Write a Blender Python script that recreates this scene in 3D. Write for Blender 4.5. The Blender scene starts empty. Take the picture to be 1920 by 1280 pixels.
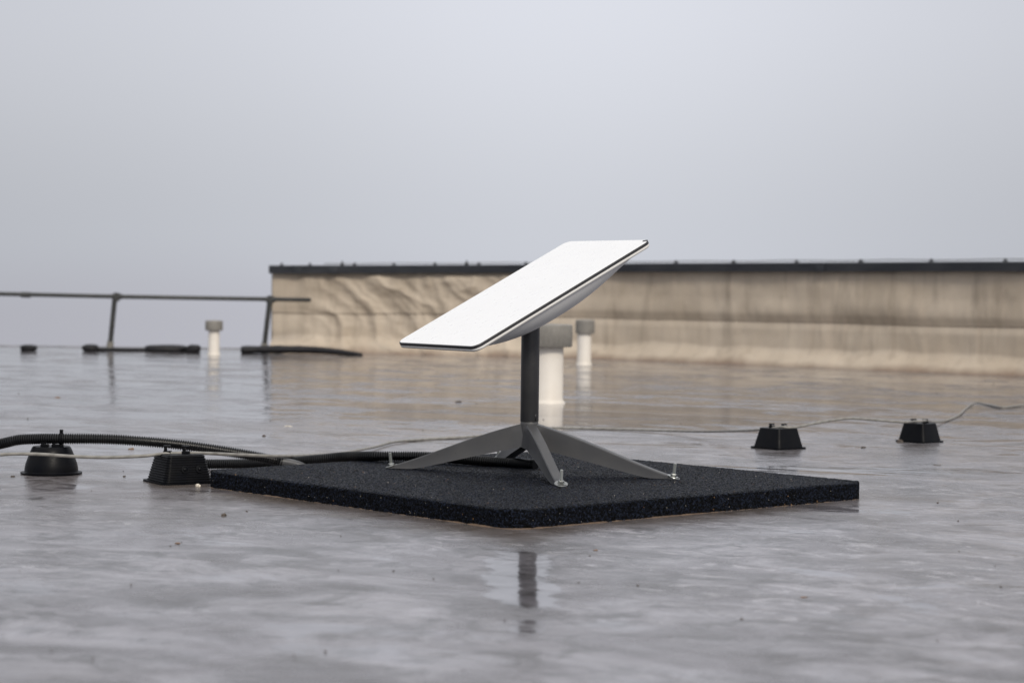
import bpy, bmesh, math, random
from mathutils import Vector, Matrix, noise
R = math.radians
scene = bpy.context.scene
COL = scene.collection

# ------------------------------------------------------------------ camera
CAM_H = 0.4338
cd = bpy.data.cameras.new('camera')
cam = bpy.data.objects.new('camera', cd); COL.objects.link(cam)
cam.matrix_world = Matrix.Translation((0, 0, CAM_H)) @ Matrix.Rotation(math.pi/2-0.0251, 4, 'X') @ Matrix.Rotation(0.0125, 4, 'Z')
cd.sensor_width = 36; cd.lens = 74.11
cd.clip_start = 0.05; cd.clip_end = 3000
cd.dof.use_dof = True; cd.dof.focus_distance = 4.45; cd.dof.aperture_fstop = 5.8
cd.dof.aperture_blades = 7
scene.camera = cam

# ------------------------------------------------------------------ world: fog-grey overcast sky
SUN_EL, SUN_AZ = R(37), R(158)      # azimuth clockwise from +Y; behind the camera, to its right
w = bpy.data.worlds.new('World'); scene.world = w; w.use_nodes = True
nt = w.node_tree; nt.nodes.clear()
def N(t, typ, **kw):
    n = t.nodes.new(typ)
    for k, v in kw.items(): setattr(n, k, v)
    return n
out = N(nt, 'ShaderNodeOutputWorld')
sky = N(nt, 'ShaderNodeTexSky', sky_type='NISHITA', sun_disc=False)
sky.sun_elevation = SUN_EL; sky.sun_rotation = SUN_AZ; sky.dust_density = 4; sky.air_density = 1.5
bg1 = N(nt, 'ShaderNodeBackground'); bg1.inputs[1].default_value = 0.10
nt.links.new(sky.outputs[0], bg1.inputs[0])
tc = N(nt, 'ShaderNodeTexCoord'); sep = N(nt, 'ShaderNodeSeparateXYZ')
nt.links.new(tc.outputs['Generated'], sep.inputs[0])
def wmath(op, a, b=None, c=None, clamp=False):
    n = N(nt, 'ShaderNodeMath', operation=op); n.use_clamp = clamp
    for i, v in enumerate((a, b, c)):
        if v is None: continue
        if isinstance(v, (int, float)): n.inputs[i].default_value = v
        else: nt.links.new(v, n.inputs[i])
    return n.outputs[0]
ns = N(nt, 'ShaderNodeTexNoise'); ns.inputs['Scale'].default_value = 3.0; ns.inputs['Detail'].default_value = 3
nt.links.new(tc.outputs['Generated'], ns.inputs['Vector'])
zz = wmath('ADD', sep.outputs[2], wmath('MULTIPLY', wmath('SUBTRACT', ns.outputs[0], 0.5), 0.03))
mr = N(nt, 'ShaderNodeMapRange'); mr.inputs[1].default_value = -0.1; mr.inputs[2].default_value = 0.9
nt.links.new(zz, mr.inputs[0])
cr = N(nt, 'ShaderNodeValToRGB'); cr.color_ramp.interpolation = 'EASE'
stops = [(-0.09, (.47, .467, .525)), (-0.02, (.54, .545, .605)), (0.025, (.59, .612, .67)), (0.14, (.70, .717, .787)), (0.4, (.87, .88, .93)), (0.9, (1.08, 1.08, 1.10))]
for i, (p, c) in enumerate(stops):
    e = cr.color_ramp.elements[i] if i < 2 else cr.color_ramp.elements.new(0.5)
    e.position = min(1, max(0, p+0.1)); e.color = (*c, 1)
nt.links.new(mr.outputs[0], cr.inputs[0])
# brighter patch of fog ahead, a little right of the middle
ax = wmath('POWER', wmath('ABSOLUTE', wmath('SUBTRACT', sep.outputs[0], 0.03)), 2.0)
fac = wmath('SUBTRACT', 1.0, wmath('MULTIPLY', wmath('DIVIDE', ax, wmath('ADD', ax, 0.05)), 0.33))
mul = N(nt, 'ShaderNodeVectorMath', operation='SCALE')
nt.links.new(cr.outputs[0], mul.inputs[0]); nt.links.new(fac, mul.inputs[3])
bg2 = N(nt, 'ShaderNodeBackground'); bg2.inputs[1].default_value = 1.07
nt.links.new(mul.outputs[0], bg2.inputs[0])
mx = N(nt, 'ShaderNodeMixShader'); mx.inputs[0].default_value = 0.93
nt.links.new(bg1.outputs[0], mx.inputs[1]); nt.links.new(bg2.outputs[0], mx.inputs[2])
nt.links.new(mx.outputs[0], out.inputs[0])

sd = bpy.data.lights.new('sun', 'SUN'); sd.energy = 1.8; sd.angle = R(12); sd.color = (1.0, .93, .82)
sun = bpy.data.objects.new('sun', sd); COL.objects.link(sun)
tosun = Vector((math.sin(SUN_AZ)*math.cos(SUN_EL), math.cos(SUN_AZ)*math.cos(SUN_EL), math.sin(SUN_EL)))
sun.rotation_euler = tosun.to_track_quat('Z', 'Y').to_euler()
scene.view_settings.view_transform = 'Standard'; scene.view_settings.look = 'None'
scene.view_settings.exposure = 0.0; scene.view_settings.gamma = 1.0
scene.render.engine = 'CYCLES'

# ------------------------------------------------------------------ material helper
class Mat:
    def __init__(s, name, color=(.5, .5, .5), rough=.5, **kw):
        s.m = bpy.data.materials.new(name); s.m.use_nodes = True
        s.t = s.m.node_tree; s.b = s.t.nodes['Principled BSDF']
        s.b.inputs['Base Color'].default_value = (*color, 1); s.b.inputs['Roughness'].default_value = rough
        for k, v in kw.items(): s.b.inputs[k.replace('_', ' ')].default_value = v
        s.tc = s.t.nodes.new('ShaderNodeTexCoord')
    def lk(s, a, b): s.t.links.new(a, b)
    def set(s, sock, v):
        if isinstance(v, (int, float)): sock.default_value = v
        elif isinstance(v, (tuple, list)): sock.default_value = (*v, 1) if len(v) == 3 and len(sock.default_value) == 4 else v
        else: s.lk(v, sock)
    def map(s, scale=(1, 1, 1), rot=(0, 0, 0), loc=(0, 0, 0), src=None):
        n = s.t.nodes.new('ShaderNodeMapping'); n.inputs['Scale'].default_value = scale
        n.inputs['Rotation'].default_value = rot; n.inputs['Location'].default_value = loc
        s.lk(src or s.tc.outputs['Object'], n.inputs[0]); return n.outputs[0]
    def noise(s, scale, detail=4, rough=.55, vec=None, dist=0):
        n = s.t.nodes.new('ShaderNodeTexNoise'); n.inputs['Scale'].default_value = scale
        n.inputs['Detail'].default_value = detail; n.inputs['Roughness'].default_value = rough
        n.inputs['Distortion'].default_value = dist
        s.lk(vec or s.tc.outputs['Object'], n.inputs['Vector']); return n.outputs[0]
    def vor(s, scale, vec=None, feature='F1', rnd=1.0):
        n = s.t.nodes.new('ShaderNodeTexVoronoi'); n.feature = feature; n.inputs['Scale'].default_value = scale
        n.inputs['Randomness'].default_value = rnd
        s.lk(vec or s.tc.outputs['Object'], n.inputs['Vector']); return n
    def rng(s, v, a, b, c=0., d=1., smooth=False):
        n = s.t.nodes.new('ShaderNodeMapRange'); n.interpolation_type = 'SMOOTHSTEP' if smooth else 'LINEAR'
        for i, x in enumerate((v, a, b, c, d)): s.set(n.inputs[i], x)
        return n.outputs[0]
    def math(s, op, a, b=0., clamp=False):
        n = s.t.nodes.new('ShaderNodeMath'); n.operation = op; n.use_clamp = clamp
        s.set(n.inputs[0], a); s.set(n.inputs[1], b); return n.outputs[0]
    def mix(s, f, a, b, mode='MIX'):
        n = s.t.nodes.new('ShaderNodeMix'); n.data_type = 'RGBA'; n.blend_type = mode
        s.set(n.inputs[0], f); s.set(n.inputs[6], a); s.set(n.inputs[7], b); return n.outputs[2]
    def bump(s, h, strength=.3, dist=.001, prev=None):
        n = s.t.nodes.new('ShaderNodeBump'); n.inputs['Strength'].default_value = 1.0 if not isinstance(strength, (int, float)) else strength
        if not isinstance(strength, (int, float)): s.lk(strength, n.inputs['Strength'])
        n.inputs['Distance'].default_value = dist; s.lk(h, n.inputs['Height'])
        if prev: s.lk(prev, n.inputs['Normal'])
        return n.outputs[0]
    def sep(s, src=None):
        n = s.t.nodes.new('ShaderNodeSeparateXYZ'); s.lk(src or s.tc.outputs['Object'], n.inputs[0]); return n.outputs
    def out(s, **kw):
        for k, v in kw.items(): s.set(s.b.inputs[k.replace('_', ' ')], v)
        return s.m

# ---- wet roof membrane
M = {}
a = Mat('wet_roof_membrane')
AL = a.map(rot=(0, 0, R(29)))                     # x now runs along the membrane sheets, parallel to the parapet
def al(sx, sy, lx=0, ly=0): return a.map((sx, sy, 1), loc=(lx, ly, 0), src=AL)
big = a.noise(.7, 4, .55, vec=al(.6, 1)); mid = a.noise(2.6, 8, .66, vec=al(.75, 1.1), dist=.7)
fine = a.noise(10, 8, .70, dist=.6); grit = a.noise(150, 3, .6)
str_ = a.noise(4.8, 9, .70, vec=al(.72, 1.1, 3.1, 1.7), dist=.7)
swirl = a.noise(13, 8, .72, vec=al(.85, 1.1, 1, 2), dist=1.5)
scuf = a.noise(34, 5, .7, vec=al(.6, 1.2, 4, 2), dist=1.0)
cl = a.mix(a.rng(mid, .36, .66), (.100, .094, .099), (.215, .206, .226))
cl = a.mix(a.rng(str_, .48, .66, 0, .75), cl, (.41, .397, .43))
cl = a.mix(a.rng(str_, .46, .30, 0, .75), cl, (.060, .054, .052))
patch = a.rng(a.noise(1.1, 5, .6, vec=al(.8, 1, 9, 4), dist=.8), .42, .60)
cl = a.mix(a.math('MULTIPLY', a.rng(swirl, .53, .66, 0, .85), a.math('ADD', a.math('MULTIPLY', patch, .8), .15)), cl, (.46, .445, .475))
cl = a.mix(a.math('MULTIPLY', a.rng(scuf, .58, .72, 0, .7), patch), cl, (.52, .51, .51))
cl = a.mix(a.rng(fine, .51, .64, 0, .8), cl, (.042, .035, .032))
cl = a.mix(a.rng(big, .50, .68, 0, .5), cl, (.13, .105, .09))
cl = a.mix(a.math('MULTIPLY', a.rng(grit, .66, .74), .5), cl, (.05, .045, .04))
xyz = a.sep()
def blob(cx, cy, rx, ry):
    dx = a.math('DIVIDE', a.math('SUBTRACT', xyz[0], cx), rx); dy = a.math('DIVIDE', a.math('SUBTRACT', xyz[1], cy), ry)
    return a.math('ADD', a.math('MULTIPLY', dx, dx), a.math('MULTIPLY', dy, dy))
# brown silt round the mat
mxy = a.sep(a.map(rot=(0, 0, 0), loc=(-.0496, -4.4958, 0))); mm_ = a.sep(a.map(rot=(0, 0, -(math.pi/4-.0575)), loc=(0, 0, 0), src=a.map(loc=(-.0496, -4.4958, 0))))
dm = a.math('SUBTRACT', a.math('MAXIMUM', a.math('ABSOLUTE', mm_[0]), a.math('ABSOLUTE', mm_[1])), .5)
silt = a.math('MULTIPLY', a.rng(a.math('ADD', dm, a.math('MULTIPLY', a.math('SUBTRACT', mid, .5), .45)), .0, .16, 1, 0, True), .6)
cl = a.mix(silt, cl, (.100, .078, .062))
# lap seams of the sheets: a lip with dirt caught along it
sx = a.sep(AL)
wob = a.math('MULTIPLY', a.math('SUBTRACT', a.noise(1.2, 2), .5), .05)
ph = a.math('FRACT', a.math('DIVIDE', a.math('ADD', a.math('ADD', sx[1], wob), 100.35), 1.02))
lip = a.rng(ph, .0, .012, 0, 1); lip = a.math('MULTIPLY', lip, a.rng(ph, .10, .13, 1, 0))
sline = a.math('MULTIPLY', a.rng(a.math('ABSOLUTE', a.math('SUBTRACT', ph, .006)), .003, .009, 1, 0), a.rng(fine, .35, .6, .9, .3))
cl = a.mix(a.math('MULTIPLY', sline, .75), cl, (.055, .045, .04))
pn = a.math('ADD', a.math('MULTIPLY', mid, .5), a.math('MULTIPLY', str_, .5))
d0 = a.math('MINIMUM', blob(.02, 3.20, .045, .40), a.math('MINIMUM', blob(.72, 5.15, .5, .10), blob(.25, 7.3, .6, .5)))
near = a.math('ADD', a.rng(d0, 0, 2.4, .17, 0), a.rng(xyz[1], 5.2, 8.5, 0, .085))
pud = a.rng(a.math('ADD', pn, near), .54, .60, smooth=True)   # 1 = standing water
damp = a.rng(a.math('ADD', a.math('MULTIPLY', str_, .6), a.math('MULTIPLY', fine, .4)), .40, .60)
rg = a.mix(pud, a.mix(damp, (.30,)*3, (.13,)*3), (.085,)*3)
cl = a.mix(a.math('MULTIPLY', pud, .8), cl, a.mix(1., cl, (.50, .49, .50), 'MULTIPLY'))
und = a.noise(2.3, 3, .5, vec=al(.30, 1.0, 5, 5))
b0 = a.bump(a.math('ADD', und, a.math('MULTIPLY', lip, .16)), a.rng(xyz[1], 3.5, 6.5, .35, 1.0), .0062)
bdry = a.bump(a.math('ADD', a.math('ADD', a.math('MULTIPLY', fine, .6), a.math('MULTIPLY', swirl, .25)), a.math('MULTIPLY', grit, .12)), a.rng(pud, 0, 1, .55, .0), .0050, b0)
rip = a.noise(9, 4, .55, vec=a.map((.7, 1.3, 1), loc=(1, 9, 0)), dist=.5)
bwet = a.bump(rip, .5, .0019, bdry)
spl = a.rng(a.math('ADD', a.math('MULTIPLY', mid, .4), a.math('MULTIPLY', swirl, .6)), .38, .62, .24, .52)
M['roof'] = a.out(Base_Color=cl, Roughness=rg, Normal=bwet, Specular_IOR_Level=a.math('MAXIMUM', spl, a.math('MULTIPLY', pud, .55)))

# ---- parapet membrane
def membrane(name, c0, c1, c2):
    a = Mat(name)
    st = a.noise(5, 6, .65, vec=a.map((1.6, 1.6, .16)), dist=.3)
    st2 = a.noise(16, 4, .6, vec=a.map((1.4, 1.4, .1), loc=(2, 5, 0)))
    bl = a.noise(1.7, 6, .62, dist=.7)
    sp = a.noise(9, 6, .7)
    c = a.mix(a.rng(bl, .35, .65), c0, c1)
    c = a.mix(a.rng(st, .5, .72, 0, .6), c, c2)
    c = a.mix(a.rng(st2, .55, .72, 0, .45), c, (.56, .46, .36))
    c = a.mix(a.rng(sp, .6, .8, 0, .4), c, c2)
    z = a.sep()[2]
    dirt = a.math('MULTIPLY', a.rng(a.math('ADD', z, a.math('MULTIPLY', a.noise(3.2, 5, .6), .09)), .04, .085, 1, 0), .75)
    c = a.mix(dirt, c, (.17, .105, .07))
    return a.out(Base_Color=c, Roughness=.62, Normal=a.bump(sp, .3, .006))
M['fab'] = membrane('beige_membrane', (.42, .35, .27), (.54, .46, .367), (.21, .17, .13))
M['fab_low'] = membrane('beige_membrane_lower', (.48, .403, .315), (.575, .495, .40), (.255, .206, .157))
a = Mat('dark_cap_metal', (.028, .031, .038), .42, Metallic=.2)
M['cap'] = a.out(Base_Color=a.mix(a.rng(a.noise(4, 5, .6, vec=a.map((1, 1, 4))), .4, .7), (.024, .027, .034), (.045, .048, .055)), Roughness=a.rng(a.noise(9), .3, .7, .35, .55))
# ---- plastics
def plastic(name, c, c2, r0, r1, sc=30, **kw):
    a = Mat(name, **kw); n = a.noise(sc, 5, .6); n2 = a.noise(sc*6, 3, .6)
    c_ = a.mix(a.rng(n, .38, .68), c, c2)
    return a.out(Base_Color=c_, Roughness=a.rng(n2, .3, .7, r0, r1), Normal=a.bump(n2, .12, .0004))
M['black'] = plastic('black_plastic', (.0025, .003, .005), (.005, .005, .006), .34, .5, Specular_IOR_Level=.12)
M['conduit'] = plastic('conduit_plastic', (.003, .0035, .005), (.007, .007, .007), .30, .42, 60, Specular_IOR_Level=.5)
M['sleeve'] = plastic('grey_sleeve', (.055, .056, .06), (.09, .09, .092), .38, .5, 60)
M['rubber'] = plastic('dark_rubber', (.010, .010, .013), (.02, .019, .02), .5, .7, Specular_IOR_Level=.3)
M['rail'] = plastic('rail_metal', (.035, .037, .037), (.06, .06, .058), .4, .6)
M['pvc'] = plastic('cream_pvc', (.82, .77, .70), (.76, .70, .62), .35, .5, 9)
M['ventcap'] = plastic('grey_cap', (.27, .255, .23), (.19, .18, .165), .5, .65, 14)
M['shell'] = plastic('white_shell', (.86, .86, .86), (.83, .83, .835), .34, .42, 12)
M['lip'] = plastic('white_lip', (.80, .79, .77), (.76, .74, .71), .32, .42, 12)
M['gasket'] = plastic('dark_gasket', (.022, .022, .026), (.03, .03, .032), .35, .5, 40)
M['zinc'] = Mat('zinc', (.42, .43, .41), .3, Metallic=.95).m
M['drop'] = Mat('water_drop', (.75, .76, .78), .05).m
M['stone'] = plastic('pebble', (.10, .08, .065), (.05, .04, .035), .5, .8, 200)
M['leaf'] = plastic('dry_leaf', (.24, .14, .08), (.13, .08, .05), .6, .8, 200)
M['pale'] = plastic('pale_scrap', (.75, .70, .60), (.55, .48, .40), .5, .8, 200)
M['redm'] = plastic('red_scrap', (.45, .06, .04), (.35, .05, .03), .4, .6, 200)
M['wire'] = plastic('wire_grey', (.16, .16, .16), (.22, .22, .21), .4, .6, 50)
a = Mat('white_face')
sp = a.vor(75); spec = a.math('MULTIPLY', a.rng(sp.outputs['Distance'], .06, .10, 1, 0), a.rng(a.noise(6, 3), .50, .56))
sp2 = a.vor(16); sc2 = a.math('MULTIPLY', a.rng(sp2.outputs['Distance'], .03, .045, 1, 0), .8)
cc = a.mix(a.rng(a.noise(7, 6, .65), .45, .75, 0, .5), (.89, .895, .90), (.85, .855, .86))
M['face'] = a.out(Base_Color=cc, Roughness=a.rng(a.noise(40), .35, .65, .25, .45))
a = Mat('charcoal_coat')
M['mast'] = a.out(Base_Color=a.mix(a.rng(a.noise(25, 5), .4, .7), (.045, .046, .050), (.056, .056, .058)), Roughness=.36,
                  Normal=a.bump(a.noise(1400, 2), .08, .0003), Metallic=.25)
a = Mat('grey_coat')
fl = a.rng(a.vor(60).outputs['Distance'], .05, .08, 1, 0)
M['leg'] = a.out(Base_Color=a.mix(a.math('MULTIPLY', fl, .7), a.mix(a.rng(a.noise(18, 5), .4, .7), (.072, .073, .078), (.085, .085, .087)), (.03, .03, .03)),
                 Roughness=.46, Normal=a.bump(a.noise(1200, 2), .1, .0003))
# ---- rubber granulate
a = Mat('rubber_granulate')
v = a.vor(380); vc = v.outputs['Color']; vs = a.sep(vc)
g = a.mix(a.rng(vs[0], .55, .95), (.002, .0022, .003), (.018, .024, .042))
g = a.mix(a.rng(vs[1], .997, .9995), g, (.07, .08, .10))
g = a.mix(a.rng(vs[2], .9988, .9994), g, (.3, .17, .08))
v2 = a.vor(110)
hh = a.math('SUBTRACT', 1., v.outputs['Distance'])
nb = a.bump(hh, 1.0, .0022); nb = a.bump(a.noise(120, 3), .8, .003, nb)
M['mat'] = a.out(Base_Color=g, Roughness=a.rng(vs[1], 0, 1, .32, .75), Normal=nb, Specular_IOR_Level=.07)
# ---- white twisted cable
a = Mat('weathered_cable'); uvn = a.t.nodes.new('ShaderNodeUVMap')
uv = a.sep(uvn.outputs[0])
tw = a.math('SINE', a.math('ADD', a.math('MULTIPLY', uv[0], 6.2832), a.math('MULTIPLY', uv[1], 190.)))
cc = a.mix(a.rng(tw, -.2, .9, 0, .45), (.26, .25, .23), (.14, .135, .12))
cc = a.mix(a.rng(a.noise(22, 5, .7), .55, .75, 0, .8), cc, (.09, .08, .06))
M['cable'] = a.out(Base_Color=cc, Roughness=.45, Normal=a.bump(tw, .3, .0006))
a = Mat('tan_dirt'); n_ = a.noise(45, 5, .7)
M['dirt'] = a.out(Base_Color=a.mix(a.rng(n_, .4, .65), (.20, .135, .09), (.11, .08, .06)), Roughness=.5, Normal=a.bump(n_, .6, .002))

# ------------------------------------------------------------------ mesh helpers
def obj(name, bm, mat, parent=None, smooth=False, auto=None):
    me = bpy.data.meshes.new(name)
    bmesh.ops.recalc_face_normals(bm, faces=bm.faces)
    bm.to_mesh(me); bm.free()
    o = bpy.data.objects.new(name, me); COL.objects.link(o)
    if mat: me.materials.append(mat)
    if smooth:
        for p in me.polygons: p.use_smooth = True
    if auto:
        for p in me.polygons: p.use_smooth = True
        me.set_sharp_from_angle(angle=R(auto))
    if parent: o.parent = parent
    return o
def tag(o, label, cat, group=None, kind=None):
    o['label'] = label; o['category'] = cat
    if group: o['group'] = group
    if kind: o['kind'] = kind
    return o
def thing(name, loc, rz, label, cat, group=None):
    e = bpy.data.objects.new(name, None); COL.objects.link(e); e.location = loc; e.rotation_euler = (0, 0, rz)
    e.empty_display_size = .05
    return tag(e, label, cat, group)
def add_box(bm, c, s, rz=0, bev=0.0, taper=1.0):
    r = bmesh.ops.create_cube(bm, size=1.0)
    vs = r['verts']
    for v in vs:
        t = taper if v.co.z > 0 else 1.0
        v.co = Vector((v.co.x*s[0]*t, v.co.y*s[1]*t, v.co.z*s[2]))
    if bev:
        es = list({e for v in vs for e in v.link_edges})
        rb = bmesh.ops.bevel(bm, geom=es, offset=bev, segments=2, profile=.6, affect='EDGES')
        vs = list({v for f in rb['faces'] for v in f.verts} | {v for v in vs if v.is_valid})
    m = Matrix.Translation(c) @ Matrix.Rotation(rz, 4, 'Z')
    for v in vs: v.co = m @ v.co
def lathe(bm, prof, seg=48, c=(0, 0, 0), closed=True):
    rings = []
    for r, z in prof:
        rings.append([bm.verts.new((c[0]+r*math.cos(2*math.pi*i/seg), c[1]+r*math.sin(2*math.pi*i/seg), c[2]+z)) for i in range(seg)])
    for a_, b_ in zip(rings, rings[1:]):
        for i in range(seg): bm.faces.new((a_[i], a_[(i+1) % seg], b_[(i+1) % seg], b_[i]))
    if closed:
        bm.faces.new(rings[0][::-1]); bm.faces.new(rings[-1])
    return rings
def catmull(pts, step):
    P = [Vector(p) for p in pts]; P = [P[0]*2-P[1]] + P + [P[-1]*2-P[-2]]
    res = []
    for i in range(1, len(P)-2):
        a_, b_, c_, d_ = P[i-1:i+3]; n = max(2, int((c_-b_).length/step))
        for k in range(n):
            t = k/n
            res.append(.5*((2*b_)+(c_-a_)*t+(2*a_-5*b_+4*c_-d_)*t*t+(3*b_-a_-3*c_+d_)*t**3))
    res.append(P[-2]); 
    # resample evenly
    out_ = [res[0]]; acc = 0
    for p, q_ in zip(res, res[1:]):
        L = (q_-p).length
        if L == 0: continue
        pos = step-acc
        while pos <= L:
            out_.append(p.lerp(q_, pos/L)); pos += step
        acc = L-(pos-step)
    return out_
def tube(bm, path, rad, seg=12, cap=True, uv=False):
    n = len(path); rings = []
    uvl = bm.loops.layers.uv.verify() if uv else None
    T = (path[1]-path[0]).normalized(); up = Vector((0, 0, 1)); nrm = (up-T*up.dot(T)).normalized()
    dist = [0.]
    for i in range(n):
        t = (path[min(i+1, n-1)]-path[max(i-1, 0)]).normalized()
        nrm = (nrm-t*nrm.dot(t)).normalized(); bn = t.cross(nrm)
        r = rad(i) if callable(rad) else rad
        rings.append([bm.verts.new(path[i]+(nrm*math.cos(2*math.pi*k/seg)+bn*math.sin(2*math.pi*k/seg))*r) for k in range(seg)])
        if i: dist.append(dist[-1]+(path[i]-path[i-1]).length)
    for i in range(n-1):
        for k in range(seg):
            f = bm.faces.new((rings[i][k], rings[i][(k+1) % seg], rings[i+1][(k+1) % seg], rings[i+1][k]))
            if uv:
                for l, (u_, v_) in zip(f.loops, ((k/seg, dist[i]), ((k+1)/seg, dist[i]), ((k+1)/seg, dist[i+1]), (k/seg, dist[i+1]))): l[uvl].uv = (u_, v_)
    if cap: bm.faces.new(rings[0][::-1]); bm.faces.new(rings[-1])
def fbm(x, y, z=0., o=4):
    return noise.fractal(Vector((x, y, z)), 1.0, 2.0, o)
def sst(a_, b_, x):
    t = min(1, max(0, (x-a_)/(b_-a_))); return t*t*(3-2*t)

# ------------------------------------------------------------------ rooftop
bm = bmesh.new()
X0, X1, Y0, Y1 = -9.0, 9.0, -3.0, 14.30
nx, ny = 90, 110
def roof_z(x, y):       # very shallow hollows of the membrane, a few millimetres, fading out near the parapet
    return .003*fbm(x*.8, y*.8, 2.)*(1-sst(9.5, 11.5, y))*sst(1.0, 2.0, math.hypot(x, y-4.5))
grid = []
for j in range(ny+1):
    row = []
    for i in range(nx+1):
        x = X0+(X1-X0)*i/nx; y = Y0+(Y1-Y0)*j/ny
        row.append(bm.verts.new((x, y, roof_z(x, y)-.0006)))
    grid.append(row)
for j in range(ny):
    for i in range(nx): bm.faces.new((grid[j][i], grid[j][i+1], grid[j+1][i+1], grid[j+1][i]))
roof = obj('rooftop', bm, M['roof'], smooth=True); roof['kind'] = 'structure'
# raised edge of the roof, far left
bm = bmesh.new()
for i in range(37):
    x = -9+7.3*i/36
add_box(bm, (-5.3, 14.36, -.094), (7.4, .14, .2), 0, .02)
o = obj('roof_edge', bm, M['roof'], auto=40)
tag(o, 'low wet grey kerb along the far left roof edge, against the fog', 'roof edge')

# ------------------------------------------------------------------ parapet wall
wp = catmull([(-1.585, 13.93, 0), (-.4, 13.72, 0), (.6, 13.28, 0), (1.7, 12.35, 0), (2.76, 11.35, 0), (4.3, 9.9, 0)], .012)
NW = len(wp)
def frame(i):
    t = (wp[min(i+1, NW-1)]-wp[max(i-1, 0)]).normalized(); return t, Vector((t.y, -t.x, 0))   # n toward the camera
def ztop(u): return .530+.035*min(1, u/2.6)+.012*min(1, max(0, u-2.6)/2.4)
SEAM = .255
def fold(u, z):
    """displacement (towards the viewer) of the loose membrane"""
    k = sst(.12, .42, u)*(1-sst(1.3, 2.1, u))
    wq = .075*fbm(u*2.8, z*3.6, 1., 4)
    d = 0.
    def ridge(x, e): return (1-abs(math.sin(x)))**e
    p = (u*.82+z*.57+wq*1.0)                              # steep folds running down to the right
    n1 = noise.noise(Vector((u*2.6, z*3.2, 4.)))*1.5
    d += .062*ridge(p*13.5+1.5*n1, 1.15)*(.75+.5*noise.noise(Vector((u*4, z*2, 8.))))*(1-.75*sst(.26, .44, z)*sst(.7, 1.2, u))
    d += .020*ridge(p*31+2.5*n1+1, 1.2)
    p2 = (u*.36+z*.93+wq*1.6)                             # flatter folds higher up
    d += .058*ridge(p2*13+1.8*noise.noise(Vector((u*1.3, z*2.5, 7.))), 1.1)*sst(.20, .40, z)*sst(.35, .9, u)
    d += .018*fbm(u*3.5, z*5, 9., 4)
    d *= k*.46
    d += .016*fbm(u*1.1, z*2.4, 12., 3)+.006*fbm(u*7, z*3.0, 15., 3)
    for uc, zc, s_, h_ in ((3.55, .33, .28, .016), (4.35, .36, .35, .022), (2.5, .33, .3, .012)):
        d += h_*math.exp(-((u-uc)/s_)**2-((z-zc)/.07)**2)
    return d
def sheet(z0f, z1f, off, nz, flare):
    bm = bmesh.new(); rows = []
    for i in range(0, NW, 1):
        u = i*.012; t, n = frame(i); col = []
        a_, b_ = z0f(u), z1f(u)
        for j in range(nz+1):
            z = a_+(b_-a_)*j/nz
            d = off+fold(u, z)*(1-.85*sst(-.06, 0, z-ztop(u)))+flare(u, z)
            col.append(bm.verts.new(wp[i]+n*d+Vector((0, 0, z))))
        rows.append(col)
    for a_, b_ in zip(rows, rows[1:]):
        for j in range(nz): bm.faces.new((a_[j], b_[j], b_[j+1], a_[j+1]))
    return bm, rows
wall = thing('parapet_wall', (0, 0, 0), 0, 'long low beige membrane-clad roof wall with a dark metal cap', 'wall')
low_top = lambda u: SEAM+.006*math.sin(u*2)+.012
bm, _ = sheet(lambda u: -.03, lambda u: SEAM+.05, .0, 44,
              lambda u, z: .10*(1-sst(-.02, .11+.03*fbm(u*2, 0, 3), z))+.012*fbm(u*2.5, 5, 5, 3)*(1-sst(0, .15, z))+.010*(1-sst(SEAM-.05, SEAM+.005, z))*(.2+.8*sst(1.2, 2.4, u)))
obj('lower_membrane', bm, M['fab_low'], wall, smooth=True)
bm, rows = sheet(lambda u: SEAM+.008*fbm(u*1.4, 3, 3, 3), ztop, .006, 46,
              lambda u, z: (-.004+.014*sst(SEAM-.01, SEAM+.055, z)-.007*sst(SEAM+.05, SEAM+.15, z))*(.25+.75*sst(1.2, 2.4, u)))
rim = [r_[0] for r_ in rows]; low = []
for i, v in enumerate(rim):
    t, n = frame(i); low.append(bm.verts.new(v.co-n*.03+Vector((0, 0, -.002))))
for i in range(len(rim)-1): bm.faces.new((rim[i], low[i], low[i+1], rim[i+1]))
obj('upper_membrane', bm, M['fab'], wall, smooth=True)
# solid core behind the sheets and the end face
bm = bmesh.new(); L0 = []
for i in list(range(0, NW, 8))+[NW-1]:
    t, n = frame(i); u = i*.012
    p = wp[i]
    L0.append([bm.verts.new(p-n*.06+Vector((0, 0, -.1))), bm.verts.new(p-n*.06+Vector((0, 0, ztop(u)-.004))),
               bm.verts.new(p-n*.32+Vector((0, 0, ztop(u)-.004))), bm.verts.new(p-n*.32+Vector((0, 0, -.1)))])
for a_, b_ in zip(L0, L0[1:]):
    for k in range(4): bm.faces.new((a_[k], a_[(k+1) % 4], b_[(k+1) % 4], b_[k]))
bm.faces.new(L0[0]); bm.faces.new(L0[-1][::-1])
obj('wall_core', bm, M['fab_low'], wall)
# dark corner trim at the left end
bm = bmesh.new(); t, n = frame(0); ang = math.atan2(t.y, t.x)
add_box(bm, wp[0]-t*.004-n*.15+Vector((0, 0, .25)), (.008, .30, .53), ang, .003)
obj('corner_trim', bm, M['cap'], wall, auto=40)
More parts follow.
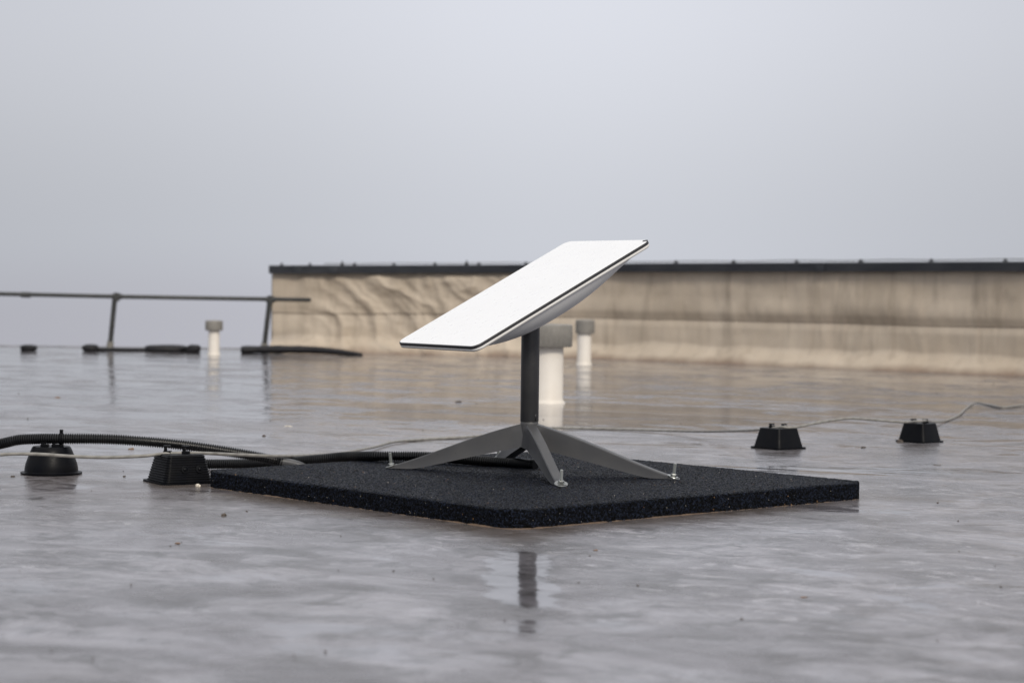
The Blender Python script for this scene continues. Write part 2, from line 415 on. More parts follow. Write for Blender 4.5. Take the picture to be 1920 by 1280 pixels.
# cap
bm = bmesh.new(); L0 = []
idx = list(range(0, NW, 6))+[NW-1]
for q, i in enumerate(idx):
    t, n = frame(i); u = i*.012; p = wp[i] - (t*.012 if q == 0 else Vector()); z = ztop(u)
    pr = [(.045, z-.014), (.052, z-.018), (.056, z+.030), (.048, z+.036), (-.36, z+.034), (-.362, z-.02), (-.356, z-.02), (-.33, z+.01), (.043, z+.01)]
    L0.append([bm.verts.new(p+n*d+Vector((0, 0, h))) for d, h in pr])
for a_, b_ in zip(L0, L0[1:]):
    for k in range(9): bm.faces.new((a_[k], a_[(k+1) % 9], b_[(k+1) % 9], b_[k]))
bm.faces.new(L0[0]); bm.faces.new(L0[-1][::-1])
for u in (.18, .42, 1.9, 3.9):                                  # joint covers between cap lengths
    i = int(u/.012); t, n = frame(i); ang = math.atan2(t.y, t.x)
    add_box(bm, wp[i]+n*.057+Vector((0, 0, ztop(u)+.006)), (.06, .006, .052), ang, .001)
obj('wall_cap', bm, M['cap'], wall, auto=35)
# conductor wire on its holders along the cap
def wall_u(px):       # distance along the wall where the sight line at that bearing meets it
    b = (px-960)/3952.7
    return min(range(NW), key=lambda i: abs(wp[i].x/wp[i].y-b))
wt = thing('roof_wire', (0, 0, 0), 0, 'thin wire on small holders running along the top of the dark wall cap', 'wire')
wpath = []
for i in range(int(.35/.012), NW, 10):
    t, n = frame(i); u = i*.012
    wpath.append(wp[i]+n*.0+Vector((0, 0, ztop(u)+.048+.002*math.sin(u*9))))
bm = bmesh.new(); tube(bm, wpath, .0026, 6); obj('wire', bm, M['wire'], wt, smooth=True)
hold0 = None
for px in (527, 580, 641, 663, 736, 813, 873, 897, 983, 1060, 1160, 1266, 1374, 1490, 1612, 1742, 1883):
    i = wall_u(px); t, n = frame(i); u = i*.012
    if hold0 is None:
        bm = bmesh.new(); add_box(bm, (0, 0, .008), (.042, .05, .016), 0, .003); add_box(bm, (0, 0, .022), (.016, .018, .020), 0, .003)
        add_box(bm, (0, 0, .033), (.024, .02, .008), 0, .002)
        h = obj('wire_holder', bm, M['rubber'], wt, auto=40); hold0 = h
    else:
        h = hold0.copy(); COL.objects.link(h); h.parent = wt
    h.location = wp[i]+Vector((0, 0, ztop(u)+.033)); h.rotation_euler = (0, 0, math.atan2(t.y, t.x))
    h.scale = (.5, .5, .8) if px in (641, 873) else (.5, .5, .55)

# ------------------------------------------------------------------ guard rail
gr = thing('guard_rail', (-2.64, 13.60, 0), 0, 'dark tubular guard rail with leaning posts at the far left roof edge', 'railing')
def V(*a_): return Vector(a_)
g0 = V(-2.64, 13.60, 0)
bm = bmesh.new(); tube(bm, [V(-5.2, 13.60, .372)-g0, V(-3.3, 13.60, .358)-g0, V(-2.55, 13.60, .350)-g0, V(-1.30, 13.60, .344)-g0], .0135, 12)
obj('rail_tube', bm, M['rail'], gr, smooth=True)
for xt, xb in ((-2.565, -2.60), (-1.565, -1.605), (-4.4, -4.45)):
    bm = bmesh.new(); tube(bm, [V(xb, 13.62, .0)-g0, V(xt, 13.60, .345)-g0], .0165, 12); p_ = obj('rail_post', bm, M['rail'], gr, auto=40)
    bm = bmesh.new(); tube(bm, [V(xb-.0005, 13.62, .005)-g0, V(xb+.006, 13.618, .06)-g0], .022, 12); obj('post_socket', bm, M['ventcap'], p_, auto=40)
for x in (-2.552, -3.14, -1.56):
    bm = bmesh.new(); z = .350-(x+2.55)*.0065
    tube(bm, [V(x-.03, 13.60, z+.0005)-g0, V(x+.03, 13.60, z-.0003)-g0], .0185, 12)
    if x != -3.14: tube(bm, [V(x-.004, 13.60, z-.03)-g0, V(x, 13.60, z+.024)-g0], .0195, 10)
    obj('rail_coupling', bm, M['rail'], gr, auto=40)
# rubber ballast blocks by the rail
def lump(name, c, s, label, cat, group=None, mat='rubber'):
    bm = bmesh.new(); bmesh.ops.create_icosphere(bm, subdivisions=4, radius=1)
    for v in bm.verts:
        p = v.co.copy(); q_ = Vector([math.copysign(abs(x)**.6, x) for x in p])
        q_ *= 1+.10*fbm(p.x*1.3+c[0]*5, p.y*1.3, p.z*1.3, 3)
        v.co = Vector((q_.x*s[0]/2, q_.y*s[1]/2, max(-.001, (q_.z*.5+.42)*s[2])))
    o = obj(name, bm, M[mat], smooth=True); o.location = c
    return tag(o, label, cat, group)
G = 'dark weights lying along the far left roof edge'
lump('roof_weight', (-3.05, 13.30, 0), (.10, .12, .045), 'small dark lump alone on the far roof, left of the leaning rail post', 'roof weight', G)
lump('roof_weight', (-2.69, 13.45, 0), (.10, .14, .048), 'dark block just left of the foot of the leaning rail post', 'roof weight', G)
lump('roof_weight', (-2.22, 13.50, 0), (.27, .18, .050), 'wide dark hump between the rail post and the vent pipe', 'roof weight', G)
lump('roof_weight', (-2.03, 13.45, 0), (.085, .10, .055), 'small dark block just left of the far left vent pipe', 'roof weight', G)
lump('roof_weight', (-3.42, 13.1, 0), (.16, .12, .03), 'dark lump cut by the left edge of the photo, far on the roof', 'roof weight', G)
bm = bmesh.new(); add_box(bm, (0, 0, .010), (.72, .16, .020), 0, .006)
o = obj('rubber_strip', bm, M['rubber'], auto=40); o.location = (-2.38, 13.55, 0); tag(o, 'long flat dark strip under the leaning rail post', 'rubber strip')
bm = bmesh.new()
pth = [V(-.36, 0, .02), V(-.2, 0, .026), V(.05, 0, .028), V(.25, -.03, .02), V(.42, -.05, .004)]
for k, p in enumerate(catmull(pth, .02)):
    pass
pp = catmull(pth, .02); n_ = len(pp)
tube(bm, pp, lambda i: .026*(1-.6*(i/n_)**3)*(1+.15*noise.noise(Vector((i*.3, 0, 0)))), 14)
for v in bm.verts: v.co.z = max(v.co.z, .0); v.co.y *= 2.4
o = obj('rubber_roll', bm, M['rubber'], smooth=True); o.location = (-1.36, 13.42, 0); tag(o, 'low dark rubber roll lying at the foot of the left wall corner', 'rubber roll')

# ------------------------------------------------------------------ vent pipes
def vent(x, y, r, h, rc, z0, z1, label, dx=0):
    t = thing('vent_pipe', (x, y, 0), 0, label, 'vent pipe', 'cream vent pipes with grey caps')
    bm = bmesh.new(); lathe(bm, [(r*1.16, -.01), (r*1.16, .004), (r*1.05, .010), (r*1.0, .016), (r, z0+.01)], 40)
    obj('pipe', bm, M['pvc'], t, auto=50)
    bm = bmesh.new()
    lathe(bm, [(r*1.02, z0+.004), (rc*.97, z0), (rc, z0+.004), (rc, z1-.008), (rc*.985, z1-.003), (rc*.93, z1), (rc*.3, z1+.002)], 48, (dx, 0, 0))
    c = obj('vent_cap', bm, M['ventcap'], t, auto=40)
    bm = bmesh.new()
    for k in range(30):
        an = 2*math.pi*k/30; add_box(bm, (dx+math.cos(an)*(rc-.0004), math.sin(an)*(rc-.0004), (z0+z1)/2), (.0016, .004, (z1-z0)*.72), an)
    obj('cap_ribs', bm, M['ventcap'], c)
    return t
vent(.138, 8.00, .058, .3, .091, .215, .300, 'tall cream vent pipe with wide grey cap standing right behind the antenna mast')
vent(.416, 12.13, .040, .26, .055, .180, .259, 'smaller cream vent pipe with grey cap near the wall, right of the mast', .004)
vent(-1.853, 13.10, .034, .2, .054, .150, .212, 'slim cream vent pipe with grey cap far left, against the fog')

# ------------------------------------------------------------------ rubber mat
MC = V(.0470, 4.4958, 0); MR = -.0575; MS = 1.006; MT = .0354
mrz = MR+math.pi/4
bm = bmesh.new(); n_ = 330; h = MS/2; rr = .048
def rmap(x, y):
    m = max(abs(x), abs(y))
    if m < 1e-6: return x, y
    # pull the corners in to a radius
    ax_, ay_ = abs(x), abs(y); k = 1.
    cx = h-rr
    if ax_ > cx and ay_ > cx:
        # square corner patch -> quarter disc
        a1, b1 = (ax_-cx)/rr, (ay_-cx)/rr
        mm = max(a1, b1); L = math.hypot(a1, b1)
        if L > 0:
            f = mm/L; a1 *= f; b1 *= f
        ax_, ay_ = cx+a1*rr, cx+b1*rr
    return math.copysign(ax_, x), math.copysign(ay_, y)
rnd = random.Random(5)
rowsm = []
for j in range(n_+1):
    row = []
    for i in range(n_+1):
        x, y = rmap(-h+MS*i/n_, -h+MS*j/n_)
        e = h-max(abs(x), abs(y)); dz = -.0022*(1-min(1, max(0, e)/.005))
        row.append(bm.verts.new((x, y, MT+dz+rnd.uniform(-.0011, .0010)+.0015*fbm(x*3, y*3, 0, 2))))
    rowsm.append(row)
for j in range(n_):
    for i in range(n_): bm.faces.new((rowsm[j][i], rowsm[j][i+1], rowsm[j+1][i+1], rowsm[j+1][i]))
bound = [rowsm[0][i] for i in range(n_)]+[rowsm[j][n_] for j in range(n_)]+[rowsm[n_][i] for i in range(n_, 0, -1)]+[rowsm[j][0] for j in range(n_, 0, -1)]
prev = bound; nr = 12
for k in range(1, nr+1):
    ring = []
    for v in bound:
        d = Vector((v.co.x, v.co.y, 0)); m = max(abs(d.x), abs(d.y))
        nn = Vector((sst(h-rr, h, abs(d.x))*math.copysign(1, d.x), sst(h-rr, h, abs(d.y))*math.copysign(1, d.y), 0))
        nn = nn.normalized() if nn.length else Vector((0, 0, 0))
        z = MT*(1-k/nr)
        ring.append(bm.verts.new((d.x+nn.x*(.0012+rnd.uniform(-.0009, .0013)), d.y+nn.y*(.0012+rnd.uniform(-.0009, .0013)), z+rnd.uniform(-.0005, .0005)*(k < nr)-.001*(k == nr))))
    for i in range(len(bound)):
        j = (i+1) % len(bound); bm.faces.new((prev[i], prev[j], ring[j], ring[i]))
    prev = ring
mat = obj('rubber_mat', bm, M['mat'], smooth=True)
mat.location = MC; mat.rotation_euler = (0, 0, mrz)
tag(mat, 'thick square black rubber granulate mat under the antenna stand', 'rubber mat')
# dirt washed against the mat edge
bm = bmesh.new(); P = 700; inn = []; ou = []
for k in range(P):
    s_ = 4*MS*k/P; side = int(s_//MS); f = s_-side*MS-h
    x, y = [(f, -h), (h, f), (-f, h), (-h, -f)][side]
    x, y = rmap(x, y); d = Vector((x, y, 0))
    nn = Vector((sst(h-rr, h, abs(x))*math.copysign(1, x), sst(h-rr, h, abs(y))*math.copysign(1, y), 0)).normalized()
    wd = .0035+.013*max(0, fbm(x*9, y*9, 4, 3))+.005*noise.noise(d*60)
    z = .0025
    inn.append(bm.verts.new(d-nn*.012+V(0, 0, z+.0022))); ou.append(bm.verts.new(d+nn*max(.0025, wd)+V(0, 0, -.0012)))
for k in range(P):
    j = (k+1) % P; bm.faces.new((inn[k], inn[j], ou[j], ou[k]))
o = obj('mat_dirt', bm, M['dirt'], smooth=True); o.location = MC; o.rotation_euler = (0, 0, mrz); 
tag(o, 'thin line of tan dirt washed against the lower edge of the black mat', 'dirt', kind='stuff')

# ------------------------------------------------------------------ satellite antenna
HX, HY = .040, 4.575
ant = thing('satellite_antenna', (HX, HY, MT), 0, 'flat white rectangular satellite antenna on a grey mast and four-legged stand', 'antenna')
A0 = V(HX, HY, MT)
# --- dish
DA, DT = .6167, .4638; DC = V(.0238, 4.5516, .4291)
Lx = V(math.cos(DA)*math.cos(DT), math.sin(DA)*math.cos(DT), math.sin(DT)); Sy = V(-math.sin(DA), math.cos(DA), 0); Nz = Lx.cross(Sy).normalized()
DM = Matrix((( Lx.x, Sy.x, Nz.x, DC.x-A0.x), (Lx.y, Sy.y, Nz.y, DC.y-A0.y), (Lx.z, Sy.z, Nz.z, DC.z-A0.z), (0, 0, 0, 1)))
LA, LB, RC = .2565, .1515, .020
def rrect(a_, b_, r, seg=10):
    pts = []
    for cx, cy, s0 in ((a_-r, b_-r, 0), (-(a_-r), b_-r, 90), (-(a_-r), -(b_-r), 180), (a_-r, -(b_-r), 270)):
        for k in range(seg+1):
            t = R(s0+90*k/seg); pts.append((cx+r*math.cos(t), cy+r*math.sin(t)))
    return pts
def loft(bm, prof, cap0=True, cap1=True, r0=RC):
    rings = []
    for ins, z in prof:
        rings.append([bm.verts.new((x, y, z)) for x, y in rrect(LA-ins, LB-ins, max(.002, r0-ins*.8))])
    n = len(rings[0])
    for a_, b_ in zip(rings, rings[1:]):
        for i in range(n): bm.faces.new((a_[i], a_[(i+1) % n], b_[(i+1) % n], b_[i]))
    if cap0: bm.faces.new(rings[0])
    if cap1: bm.faces.new(rings[-1])
    return rings
bm = bmesh.new(); loft(bm, [(.0024, -.003), (.0022, -.0004), (.0028, .0)], cap0=False)
o = obj('face_panel', bm, M['face'], ant); o.matrix_local = DM
bm = bmesh.new(); loft(bm, [(.0030, -.0015), (.0016, -.0006), (.0004, -.0014), (.0, -.003), (.0, -.0065), (.0018, -.0072), (.004, -.0072)], cap0=False, cap1=False)
o = obj('rim_gasket', bm, M['gasket'], ant, auto=50); o.matrix_local = DM
bm = bmesh.new(); loft(bm, [(.003, -.0066), (.0008, -.0069), (.0002, -.0078), (.0004, -.0115), (.0022, -.0135), (.006, -.0140), (.0064, -.0136)], cap0=False, cap1=False)
o = obj('shell_lip', bm, M['lip'], ant, auto=50); o.matrix_local = DM
# curved back
bm = bmesh.new(); K = 40; rings = []
_c = rrect(LA-.0055, LB-.0055, RC*.8, 8); outl = []
for q, p in enumerate(_c):                        # straight sides cut up finely too
    r_ = _c[(q+1) % len(_c)]; n_ = max(1, int(math.hypot(r_[0]-p[0], r_[1]-p[1])/.006))
    outl += [(p[0]+(r_[0]-p[0])*k/n_, p[1]+(r_[1]-p[1])*k/n_) for k in range(n_)]
DEP = .055
def depth(x, y):
    us, v = x/(LA-.0055), abs(y)/(LB-.0055)
    u = abs(us)
    return DEP*max(0, 1-u**2.5)**1.2*max(0, 1-v**4)
for k in range(K+1):
    s_ = 1-(k/K)**1.6 if k < K else 0
    s_ = math.cos(math.pi/2*k/K) if k < K else 0.004
    rings.append([bm.verts.new((x*s_, y*s_, -.0132-depth(x*s_, y*s_))) for x, y in outl])
for a_, b_ in zip(rings, rings[1:]):
    n = len(a_)
    for i in range(n): bm.faces.new((a_[i], a_[(i+1) % n], b_[(i+1) % n], b_[i]))
bm.faces.new(rings[-1])
o = obj('back_shell', bm, M['shell'], ant, smooth=True); o.matrix_local = DM
bm = bmesh.new(); add_box(bm, (LA-.0085, -(LB-.012), .0006), (.004, .012, .0018), R(15), .0006)  # small dark speck on the face by its upper near corner
o = obj('corner_speck', bm, M['gasket'], ant); o.matrix_local = DM
bm = bmesh.new(); rd = random.Random(3)          # rain drops on the face
for k in range(36):
    x = LA*(1-1.9*rd.random()**2.6); y = rd.uniform(-LB+.008, LB-.008); q = rd.uniform(.0003, .0007)
    if abs(x) > LA-.008: continue
    bmesh.ops.create_icosphere(bm, subdivisions=2, radius=1, matrix=Matrix.Translation((x, y, .0002)) @ Matrix.Diagonal((q, q, q*.45, 1)))
o = obj('rain_drops', bm, M['drop'], ant, smooth=True); o.matrix_local = DM; o['kind'] = 'stuff'
# --- mast
bm = bmesh.new()
z0, z1 = .1105, .335
lathe(bm, [(.0196, z0), (.0200, z0+.0008), (.0200, z1)], 56)
mast = obj('mast', bm, M['mast'], ant, auto=50)
bm = bmesh.new()       # release button slot on the mast
def on_mast(an, r): return V(math.cos(an)*r, math.sin(an)*r, 0)
ac = R(-52)
for sgn in (1,):
    pts = []
    for k in range(13):
        t = math.pi*k/12; pts.append((math.cos(t)*.0042, .0165+math.sin(t)*.0050))
    pts = [(.0042, .0015)]+pts+[(-.0042, .0015)]
    path = [on_mast(ac+dx/.0200, .0202)+V(0, 0, z0+dz) for dx, dz in pts]
    tube(bm, path, .0008, 6)
obj('slot_rim', bm, M['leg'], mast, smooth=True)
bm = bmesh.new(); path = [on_mast(ac+.04, .0197)+V(0, 0, z0+.003), on_mast(ac+.04, .0199)+V(0, 0, z0+.012), on_mast(ac+.04, .0197)+V(0, 0, z0+.017)]
tube(bm, path, .0022, 10); obj('release_button', bm, M['gasket'], mast, smooth=True)
# --- stand: hub and four legs
feet = [V(-.262, 4.632, 0), V(.103, 4.262, 0), V(.345, 4.450, 0), V(-.028, 4.88, 0)]
bm = bmesh.new()
lathe(bm, [(.010, .052), (.0165, .054), (.0195, .085), (.0197, .1040), (.0196, .1085), (.0190, .1098)], 40)
obj('hub', bm, M['leg'], ant, auto=50)
def leg_mesh(f):
    d = (f-V(HX, HY, 0)); L = d.length; t = d.normalized(); s = V(-t.y, t.x, 0)
    bm = bmesh.new(); rings = []; K = 26
    for k in range(K+1):
        q = k/K; r = .004+(L-.004)*q
        zt = .1085*(1-q)**1.06+.006*q+.010*math.sin(math.pi*q)*(1-q)
        hb = (.058)*(1-sst(0, .09, q))*0
        zb = .058*max(0, 1-((q)/.86))**1.35*(1 if q < .86 else 0)
        zb = max(0.0006, zb+.006*math.sin(math.pi*min(1, q/.86))*(q < .86))
        if q > .86: zt = max(zt, .0052)
        wt = .0112-.0012*q; wb = (.0122+.009*(1-sst(0, .13, q)))*(1-.15*q)
        if q > .93: wt = wb = .0095
        c = t*r
        m = (zt+zb)/2
        hgt = zt-zb; ch = min(.0022, hgt*.3)
        sec = [(-wb, zb), (-wb*.98, zb+ch*.4), (-(wb*.35+wt*.65), m+hgt*.18), (-wt, zt-ch), (-(wt-ch*.8), zt), (wt-ch*.8, zt), (wt, zt-ch), (wb*.35+wt*.65, m+hgt*.18), (wb*.98, zb+ch*.4), (wb, zb)]
        rings.append([bm.verts.new(c+s*a_+V(0, 0, b_)) for a_, b_ in sec])
    for a_, b_ in zip(rings, rings[1:]):
        n = len(a_)
        for i in range(n): bm.faces.new((a_[i], a_[(i+1) % n], b_[(i+1) % n], b_[i]))
    bm.faces.new(rings[0]); bm.faces.new(rings[-1][::-1])
    # rounded toe plate
    lathe(bm, [(.0135, .0008), (.0135, .0030), (.0128, .0034)], 28, (t*(L-.001)).to_tuple())
    return bm, t*L
for f in feet:
    bm, tip = leg_mesh(f); lg = obj('leg', bm, M['leg'], ant, auto=32)
    def tilt(bm, deg):
        ax = tip.normalized().cross(Vector((0, 0, 1)))
        m = Matrix.Translation(tip+Vector((0, 0, .004))) @ Matrix.Rotation(R(-deg), 4, ax)
        for v in bm.verts: v.co = m @ v.co
    bm = bmesh.new(); lathe(bm, [(.0050, .0), (.0135, .0), (.0140, .0008), (.0135, .0018), (.0050, .0018)], 30); tilt(bm, 19)
    obj('washer', bm, M['zinc'], lg, auto=40)
    bm = bmesh.new()
    lathe(bm, [(.0062, .0012), (.0066, .0022), (.0066, .0066), (.0062, .0072)], 6)
    prof = []; z = .0074
    while z < .0285:
        prof += [(.0029, z), (.0034, z+.0005)]; z += .0010
    prof.append((.0024, z+.0004)); lathe(bm, prof, 14); tilt(bm, 7)
    b_ = obj('bolt', bm, M['zinc'], lg, auto=30)

# ------------------------------------------------------------------ cable support blocks
def clamp(bm, x, y, z, rz, h=.012, hook=1):
    m = Matrix.Translation((x, y, z)) @ Matrix.Rotation(rz, 4, 'Z')
    for c_, s_ in (((0, 0, .003), (.017, .017, .006)), ((-.004, 0, .003+h/2), (.006, .012, h)), ((-.001, 0, h+.004), (.016, .012, .0035))):
        add_box(bm, m @ Vector(c_), s_, rz, .0008)
def pyramid_block(x, y, rz, s, hgt, ribs, label, clamps):
    t = thing('cable_block', (x, y, 0), rz, label, 'cable block', 'black plastic cable support blocks')
    bm = bmesh.new(); K = ribs*4 if ribs else 8; rings = []
    for k in range(K+1):
        q = k/K; hs = s/2*(1-.245*q)
        if ribs: hs += (.0009 if (k % 4) in (1, 2) else -.0005)
        z = .003+(hgt-.003)*q
        rings.append([bm.verts.new((px, py, z)) for px, py in rrect(hs, hs, .013*(1-.3*q), 6)])
    hs = s/2*.755
    rings.append([bm.verts.new((px, py, hgt+.0014)) for px, py in rrect(hs-.003, hs-.003, .008, 6)])
    for a_, b_ in zip(rings, rings[1:]):
        n = len(a_)
        for i in range(n): bm.faces.new((a_[i], a_[(i+1) % n], b_[(i+1) % n], b_[i]))
    bm.faces.new(rings[0]); bm.faces.new(rings[-1][::-1])
    obj('block_body', bm, M['black'], t, auto=22 if ribs else 40)
    bm = bmesh.new(); a_ = s/2*1.16; r1 = [bm.verts.new((px, py, -.002)) for px, py in rrect(a_, a_, .02, 8)]
    r2 = [bm.verts.new((px, py, .0022+.0016*(abs(px)+abs(py) > a_*1.35))) for px, py in rrect(a_, a_, .02, 8)]
    r3 = [bm.verts.new((px, py, .0034)) for px, py in rrect(s/2*.97, s/2*.97, .014, 8)]
    for p_, q_ in ((r1, r2), (r2, r3)):
        for i in range(len(p_)): bm.faces.new((p_[i], p_[(i+1) % len(p_)], q_[(i+1) % len(p_)], q_[i]))
    bm.faces.new(r1[::-1]); bm.faces.new(r3); obj('base_flange', bm, M['black'], t, auto=40)
    for cx, cy in clamps:
        bm = bmesh.new(); clamp(bm, 0, 0, hgt+.001, -rz, .012 if ribs else .006); c = obj('clamp', bm, M['black'], t, auto=40); c.location = (cx, cy, 0)
    return t
def rrect(a_, b_, r, seg=10):
    pts = []
    for cx, cy, s0 in ((a_-r, b_-r, 0), (-(a_-r), b_-r, 90), (-(a_-r), -(b_-r), 180), (a_-r, -(b_-r), 270)):
        for k in range(seg+1):
            t = R(s0+90*k/seg); pts.append((cx+r*math.cos(t), cy+r*math.sin(t)))
    return pts
b2 = pyramid_block(-.728, 4.63, R(31), .113, .061, 11, 'ribbed black block holding the pale cable, touching the left mat corner', [(-.024, .012), (.012, -.008)])
for dx in (-.008, .026):       # round bosses on the right-hand face
    bm = bmesh.new(); rg_ = lathe(bm, [(.0085, 0), (.0085, .002), (.0062, .0022), (.0055, .0012), (.0040, .0014), (.003, .0034), (.0005, .0042)], 22)
    c = obj('boss', bm, M['black'], b2, auto=40)
    c.matrix_local = Matrix.Translation((dx, -.0505, .031)) @ Matrix.Rotation(R(90-13), 4, 'X')
b3 = pyramid_block(.745, 5.86, R(38), .103, .055, 0, 'smooth black pyramid block holding the pale cable, just right of the mat', [(-.014, .012), (.012, -.010)])
b4 = pyramid_block(1.200, 6.18, R(44), .095, .054, 0, 'smooth black pyramid block farthest right under the cable', [(-.014, .012), (.010, -.012)])
# round one
b1 = thing('cable_block', (-1.045, 4.79, 0), 0, 'round bell-shaped black block carrying the corrugated conduit at far left', 'cable block', 'black plastic cable support blocks')
bm = bmesh.new(); lathe(bm, [(.0670, -.002), (.0690, .0015), (.0690, .004), (.0610, .0048), (.0602, .006)], 56, closed=True); obj('base_flange', bm, M['black'], b1, auto=40)
bm = bmesh.new(); lathe(bm, [(.0600, .004), (.0598, .012), (.0580, .022), (.0545, .032), (.0510, .042), (.0470, .052), (.0430, .0605), (.0405, .0625), (.038, .0622)], 56)
obj('block_body', bm, M['black'], b1, auto=35)
for cx in (-.013, .012):
    bm = bmesh.new(); clamp(bm, 0, 0, .0615, 0, .006); c = obj('clamp', bm, M['black'], b1, auto=40); c.location = (cx, -.01, 0)

# ------------------------------------------------------------------ conduits and cable
def px(x, y, Y):      # real-world point for a bearing measured on the photograph and a chosen distance
    X = (x-960)/3952.7; Z = (640-y)/3952.7; c_, s_ = math.cos(.0125), math.sin(.0125)
    X, Z = X*c_-Z*s_, X*s_+Z*c_
    c_, s_ = math.cos(.0251), math.sin(.0251)
    r = Vector((X, c_+Z*s_, -s_+Z*c_)); return Vector((0, 0, CAM_H))+r*(Y/r.y)
def conduit(pts, label, r=.0122, endlen=0):
    t = thing('corrugated_conduit', pts[0], 0, label, 'conduit', 'black corrugated conduits'); o0 = Vector(pts[0])
    pth = catmull([p-o0 for p in pts], .0013)
    bm = bmesh.new(); tube(bm, pth, lambda i: r*(1.0 if (i % 4) in (0, 1) else .76), 20)
    obj('conduit_tube', bm, M['conduit'], t, auto=38)
    return t, pth
pts = [V(-2.9, 5.6, .013), V(-2.1, 5.25, .013), V(-1.62, 5.02, .016), px(-120, 858, 4.86), px(0, 832, 4.80), px(33, 824.5, 4.79), px(67, 822.5, 4.785), px(115, 822, 4.78), px(200, 823, 4.78), px(267, 827, 4.785), px(333, 833, 4.80), px(400, 842, 4.82), px(467, 853, 4.84), px(500, 859.5, 4.85), px(530, 866, 4.86)]
c1, pth = conduit(pts, 'thick black corrugated conduit arching over the round block at left')
e0 = pth[-1]; o0 = pts[0]
bm = bmesh.new(); sl = [e0-(e0-pth[-6])*1.2, px(545, 868, 4.86)-o0, px(560, 872, 4.86)-o0, px(574, 878, 4.865)-o0]
tube(bm, catmull(sl, .004), .0098, 18); obj('end_sleeve', bm, M['sleeve'], c1, smooth=True)
# cable tie round conduit 1 over the round block
bm = bmesh.new(); ctr = px(115, 822, 4.78)-b1.location
for ox in (-.0028, .0028):
    pass
rr_ = [(.0128, -.0030), (.0142, -.0030), (.0142, .0030), (.0128, .0030)]
ring = []
for r_, z_ in rr_:
    ring.append([bm.verts.new((ctr.x+z_, ctr.y+math.cos(2*math.pi*k/28)*r_, ctr.z+math.sin(2*math.pi*k/28)*r_)) for k in range(28)])
for q in range(4):
    a_, b_ = ring[q], ring[(q+1) % 4]
    for k in range(28): bm.faces.new((a_[k], a_[(k+1) % 28], b_[(k+1) % 28], b_[k]))
add_box(bm, (ctr.x, ctr.y, ctr.z+.0168), (.0075, .006, .008), 0, .0008)
add_box(bm, (ctr.x, ctr.y, ctr.z-.016), (.010, .01, .006), 0, .0008)
obj('cable_tie', bm, M['black'], b1, auto=40)
pts = [px(330, 869, 4.98), px(400, 869.5, 4.96), px(470, 869.0, 4.94), px(530, 867.0, 4.91), px(590, 861.5, 4.87), px(640, 856.5, 4.85), px(700, 855, 4.80), px(770, 855, 4.79), px(830, 857.5, 4.77), px(880, 861.5, 4.73), px(925, 866, 4.71), px(962, 869, 4.69)]
c2, pth = conduit(pts, 'black corrugated conduit lying on the mat and running in under the antenna stand', .0118)
bm = bmesh.new(); e0 = pth[-1]; o0 = pts[0]; q_ = px(1004, 872, 4.66)-o0
dd = (q_-e0).normalized()
tube(bm, [e0-dd*.004, e0+dd*.002, q_-dd*.010, q_-dd*.009, q_], lambda i: (.0126, .0130, .0130, .0140, .0140)[i], 24); obj('end_sleeve', bm, M['black'], c2, auto=40)

cabpts = [V(-2.9, 5.0, .006), V(-2.1, 4.85, .006), V(-1.62, 4.7, .012), px(-120, 864, 4.60), px(0, 852, 4.60), px(67, 851, 4.60), px(133, 855, 4.60), px(200, 857, 4.60), px(267, 854.5, 4.60), px(310, 850, 4.62), px(367, 849, 4.64), px(420, 851, 4.70), px(467, 853, 4.76), px(510, 854.5, 4.80), px(550, 854.5, 4.90),
          px(600, 852, 5.05), px(640, 849, 5.25), px(700, 838, 5.60), px(740, 828, 5.83), px(794, 823.5, 5.98), px(887, 818, 6.10), px(960, 808, 6.35), px(1040, 802, 6.50), px(1110, 803, 6.52), px(1180, 805, 6.48), px(1262, 807.5, 6.38), px(1330, 808.5, 6.20), px(1413, 806, 5.92), px(1463, 800.5, 5.84),
          px(1487, 801.5, 5.85), px(1530, 793, 5.92), px(1565, 787, 5.98), px(1597, 784, 6.02), px(1640, 787, 6.08), px(1697, 791, 6.12), px(1735, 788.5, 6.16), px(1750, 790.5, 6.8), px(1773, 788.5, 7.15), px(1797, 778, 7.50), px(1812, 765, 8.02), px(1828, 755, 8.42), px(1850, 758, 8.3), px(1880, 763, 8.1), px(1920, 759, 8.25), px(2000, 752, 8.4), V(2.9, 8.9, .005), V(4.2, 8.7, .005)]
bm = bmesh.new(); tube(bm, catmull(cabpts, .004), lambda i: 0.0037+.0002*noise.noise(Vector((i*.11, 0, 0))), 12, uv=True)
cab = obj('cable', bm, M['cable'], smooth=True)
tag(cab, 'long pale weathered cable strung over the black blocks and round behind the mat', 'cable')

# ------------------------------------------------------------------ debris
def ground(x, y):
    r = px(x, y, 1.0)-Vector((0, 0, CAM_H)); t = -CAM_H/r.z; return Vector((r.x*t, r.y*t, 0))
def pebble(x, y, s, mat, label, flat=.55, seed=0, name='pebble', cat='pebble'):
    bm = bmesh.new(); bmesh.ops.create_icosphere(bm, subdivisions=3, radius=1)
    for v in bm.verts:
        k = 1+.45*fbm(v.co.x*1.5+seed*7, v.co.y*1.5, v.co.z*1.5, 3)
        v.co = Vector((v.co.x*k*s, v.co.y*k*s*.8, max(-.12, v.co.z)*k*s*flat))
    o = obj(name, bm, M[mat], auto=40); o.location = ground(x, y); o.rotation_euler = (0, 0, seed)
    tag(o, label, cat, 'small bits of debris on the wet roof')
pebble(420, 966, .0052, 'stone', 'dark pebble on the roof in front of the ribbed block', .8, 1)
pebble(333, 1018, .0060, 'leaf', 'brown leaf scrap on the roof at lower left', .25, 2, 'leaf_scrap', 'leaf scrap')
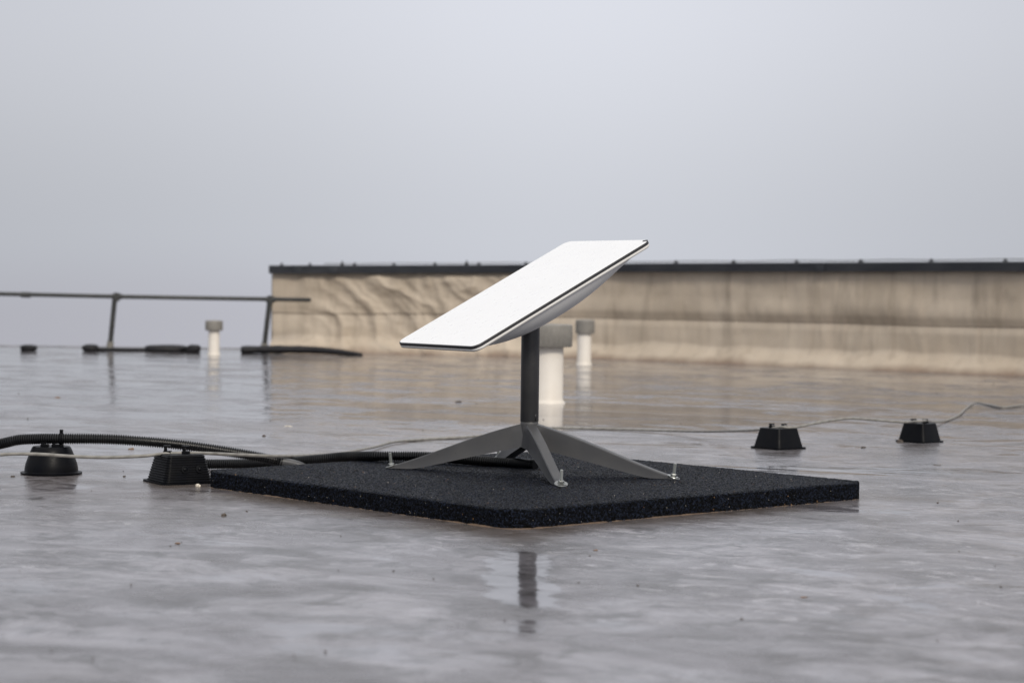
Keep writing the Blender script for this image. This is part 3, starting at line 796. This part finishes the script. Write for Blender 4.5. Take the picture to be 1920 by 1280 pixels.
pebble(1117, 1031, .0042, 'leaf', 'tiny brown scrap on the roof right below the near mat corner', .3, 3, 'leaf_scrap', 'leaf scrap')
pebble(1619, 839, .0072, 'stone', 'dark pebble on the roof between the two right-hand blocks', .6, 4)
pebble(108, 746, .014, 'leaf', 'brown scrap on the roof far behind the round block', .3, 5, 'leaf_scrap', 'leaf scrap')
pebble(860, 754, .012, 'stone', 'dark pebble on the roof left of the mast, beyond the mat', .5, 6)
pebble(1507, 1119, .0060, 'leaf', 'flat brown scrap on the roof at lower right', .15, 7, 'leaf_scrap', 'leaf scrap')
pebble(495, 817, .0065, 'stone', 'dark pebble on the roof above the sagging conduit end', .5, 8)
pebble(541, 799, .013, 'pale', 'pale flat scrap on the roof behind the conduit', .15, 9, 'paper_scrap', 'scrap')
pebble(246, 842, .008, 'leaf', 'brown scrap on the roof between the two left-hand blocks', .5, 10, 'leaf_scrap', 'leaf scrap')
pebble(24, 893, .0060, 'stone', 'black crumb on the roof left of the round block', .4, 11)
pebble(1687, 829, .010, 'stone', 'dark lump stuck to the left foot of the farthest right block', .9, 12)
pebble(233, 893, .0032, 'stone', 'tiny black crumb between the round and the ribbed block', .8, 13)
pebble(1757, 872, .012, 'stone', 'thin dark flake on the roof below the farthest right block', .08, 14)
pebble(371, 911, .0062, 'pale', 'pale scrap with a red edge beside the ribbed block', .9, 15, 'paper_scrap', 'scrap')
o = COL.objects[-1] if False else None
# fine grit: uncountable
bm = bmesh.new(); rnd = random.Random(11)
for k in range(260):
    y = 2.2+9*rnd.random()**1.4; x = (rnd.random()-.5)*y*.52
    # keep off the mat
    d = Vector((x-MC.x, y-MC.y, 0)); d.rotate(Matrix.Rotation(-mrz, 3, 'Z'))
    if abs(d.x) < h+.01 and abs(d.y) < h+.01: continue
    s = .0005+.0012*rnd.random()**3*(1+y*.15)
    m = Matrix.Translation((x, y, s*.2)) @ Matrix.Rotation(rnd.random()*6, 4, 'Z') @ Matrix.Diagonal((s*1.3, s, s*.7, 1))
    bmesh.ops.create_icosphere(bm, subdivisions=1, radius=1, matrix=m)
o = obj('roof_grit', bm, M['stone']); tag(o, 'fine dark grit scattered over the wet grey roof', 'grit', kind='stuff')
# pale crumbs on the mat
bm = bmesh.new()
for k in range(24):
    x, y = rnd.uniform(-h+.02, h-.02), rnd.uniform(-h+.02, h-.02); s = rnd.uniform(.0004, .0009)
    bmesh.ops.create_icosphere(bm, subdivisions=1, radius=s, matrix=Matrix.Translation((x, y, MT+.0012)))
for k in range(30):
    f = rnd.uniform(-h+.03, h-.03); s = rnd.uniform(.0004, .0007); z = rnd.uniform(.003, MT-.006)
    p = (f, -h-.0022, z) if rnd.random() < .5 else (-h-.0022, f, z)
    bmesh.ops.create_icosphere(bm, subdivisions=1, radius=s, matrix=Matrix.Translation(p))
o = obj('mat_crumbs', bm, M['pale'], mat); o['kind'] = 'stuff'
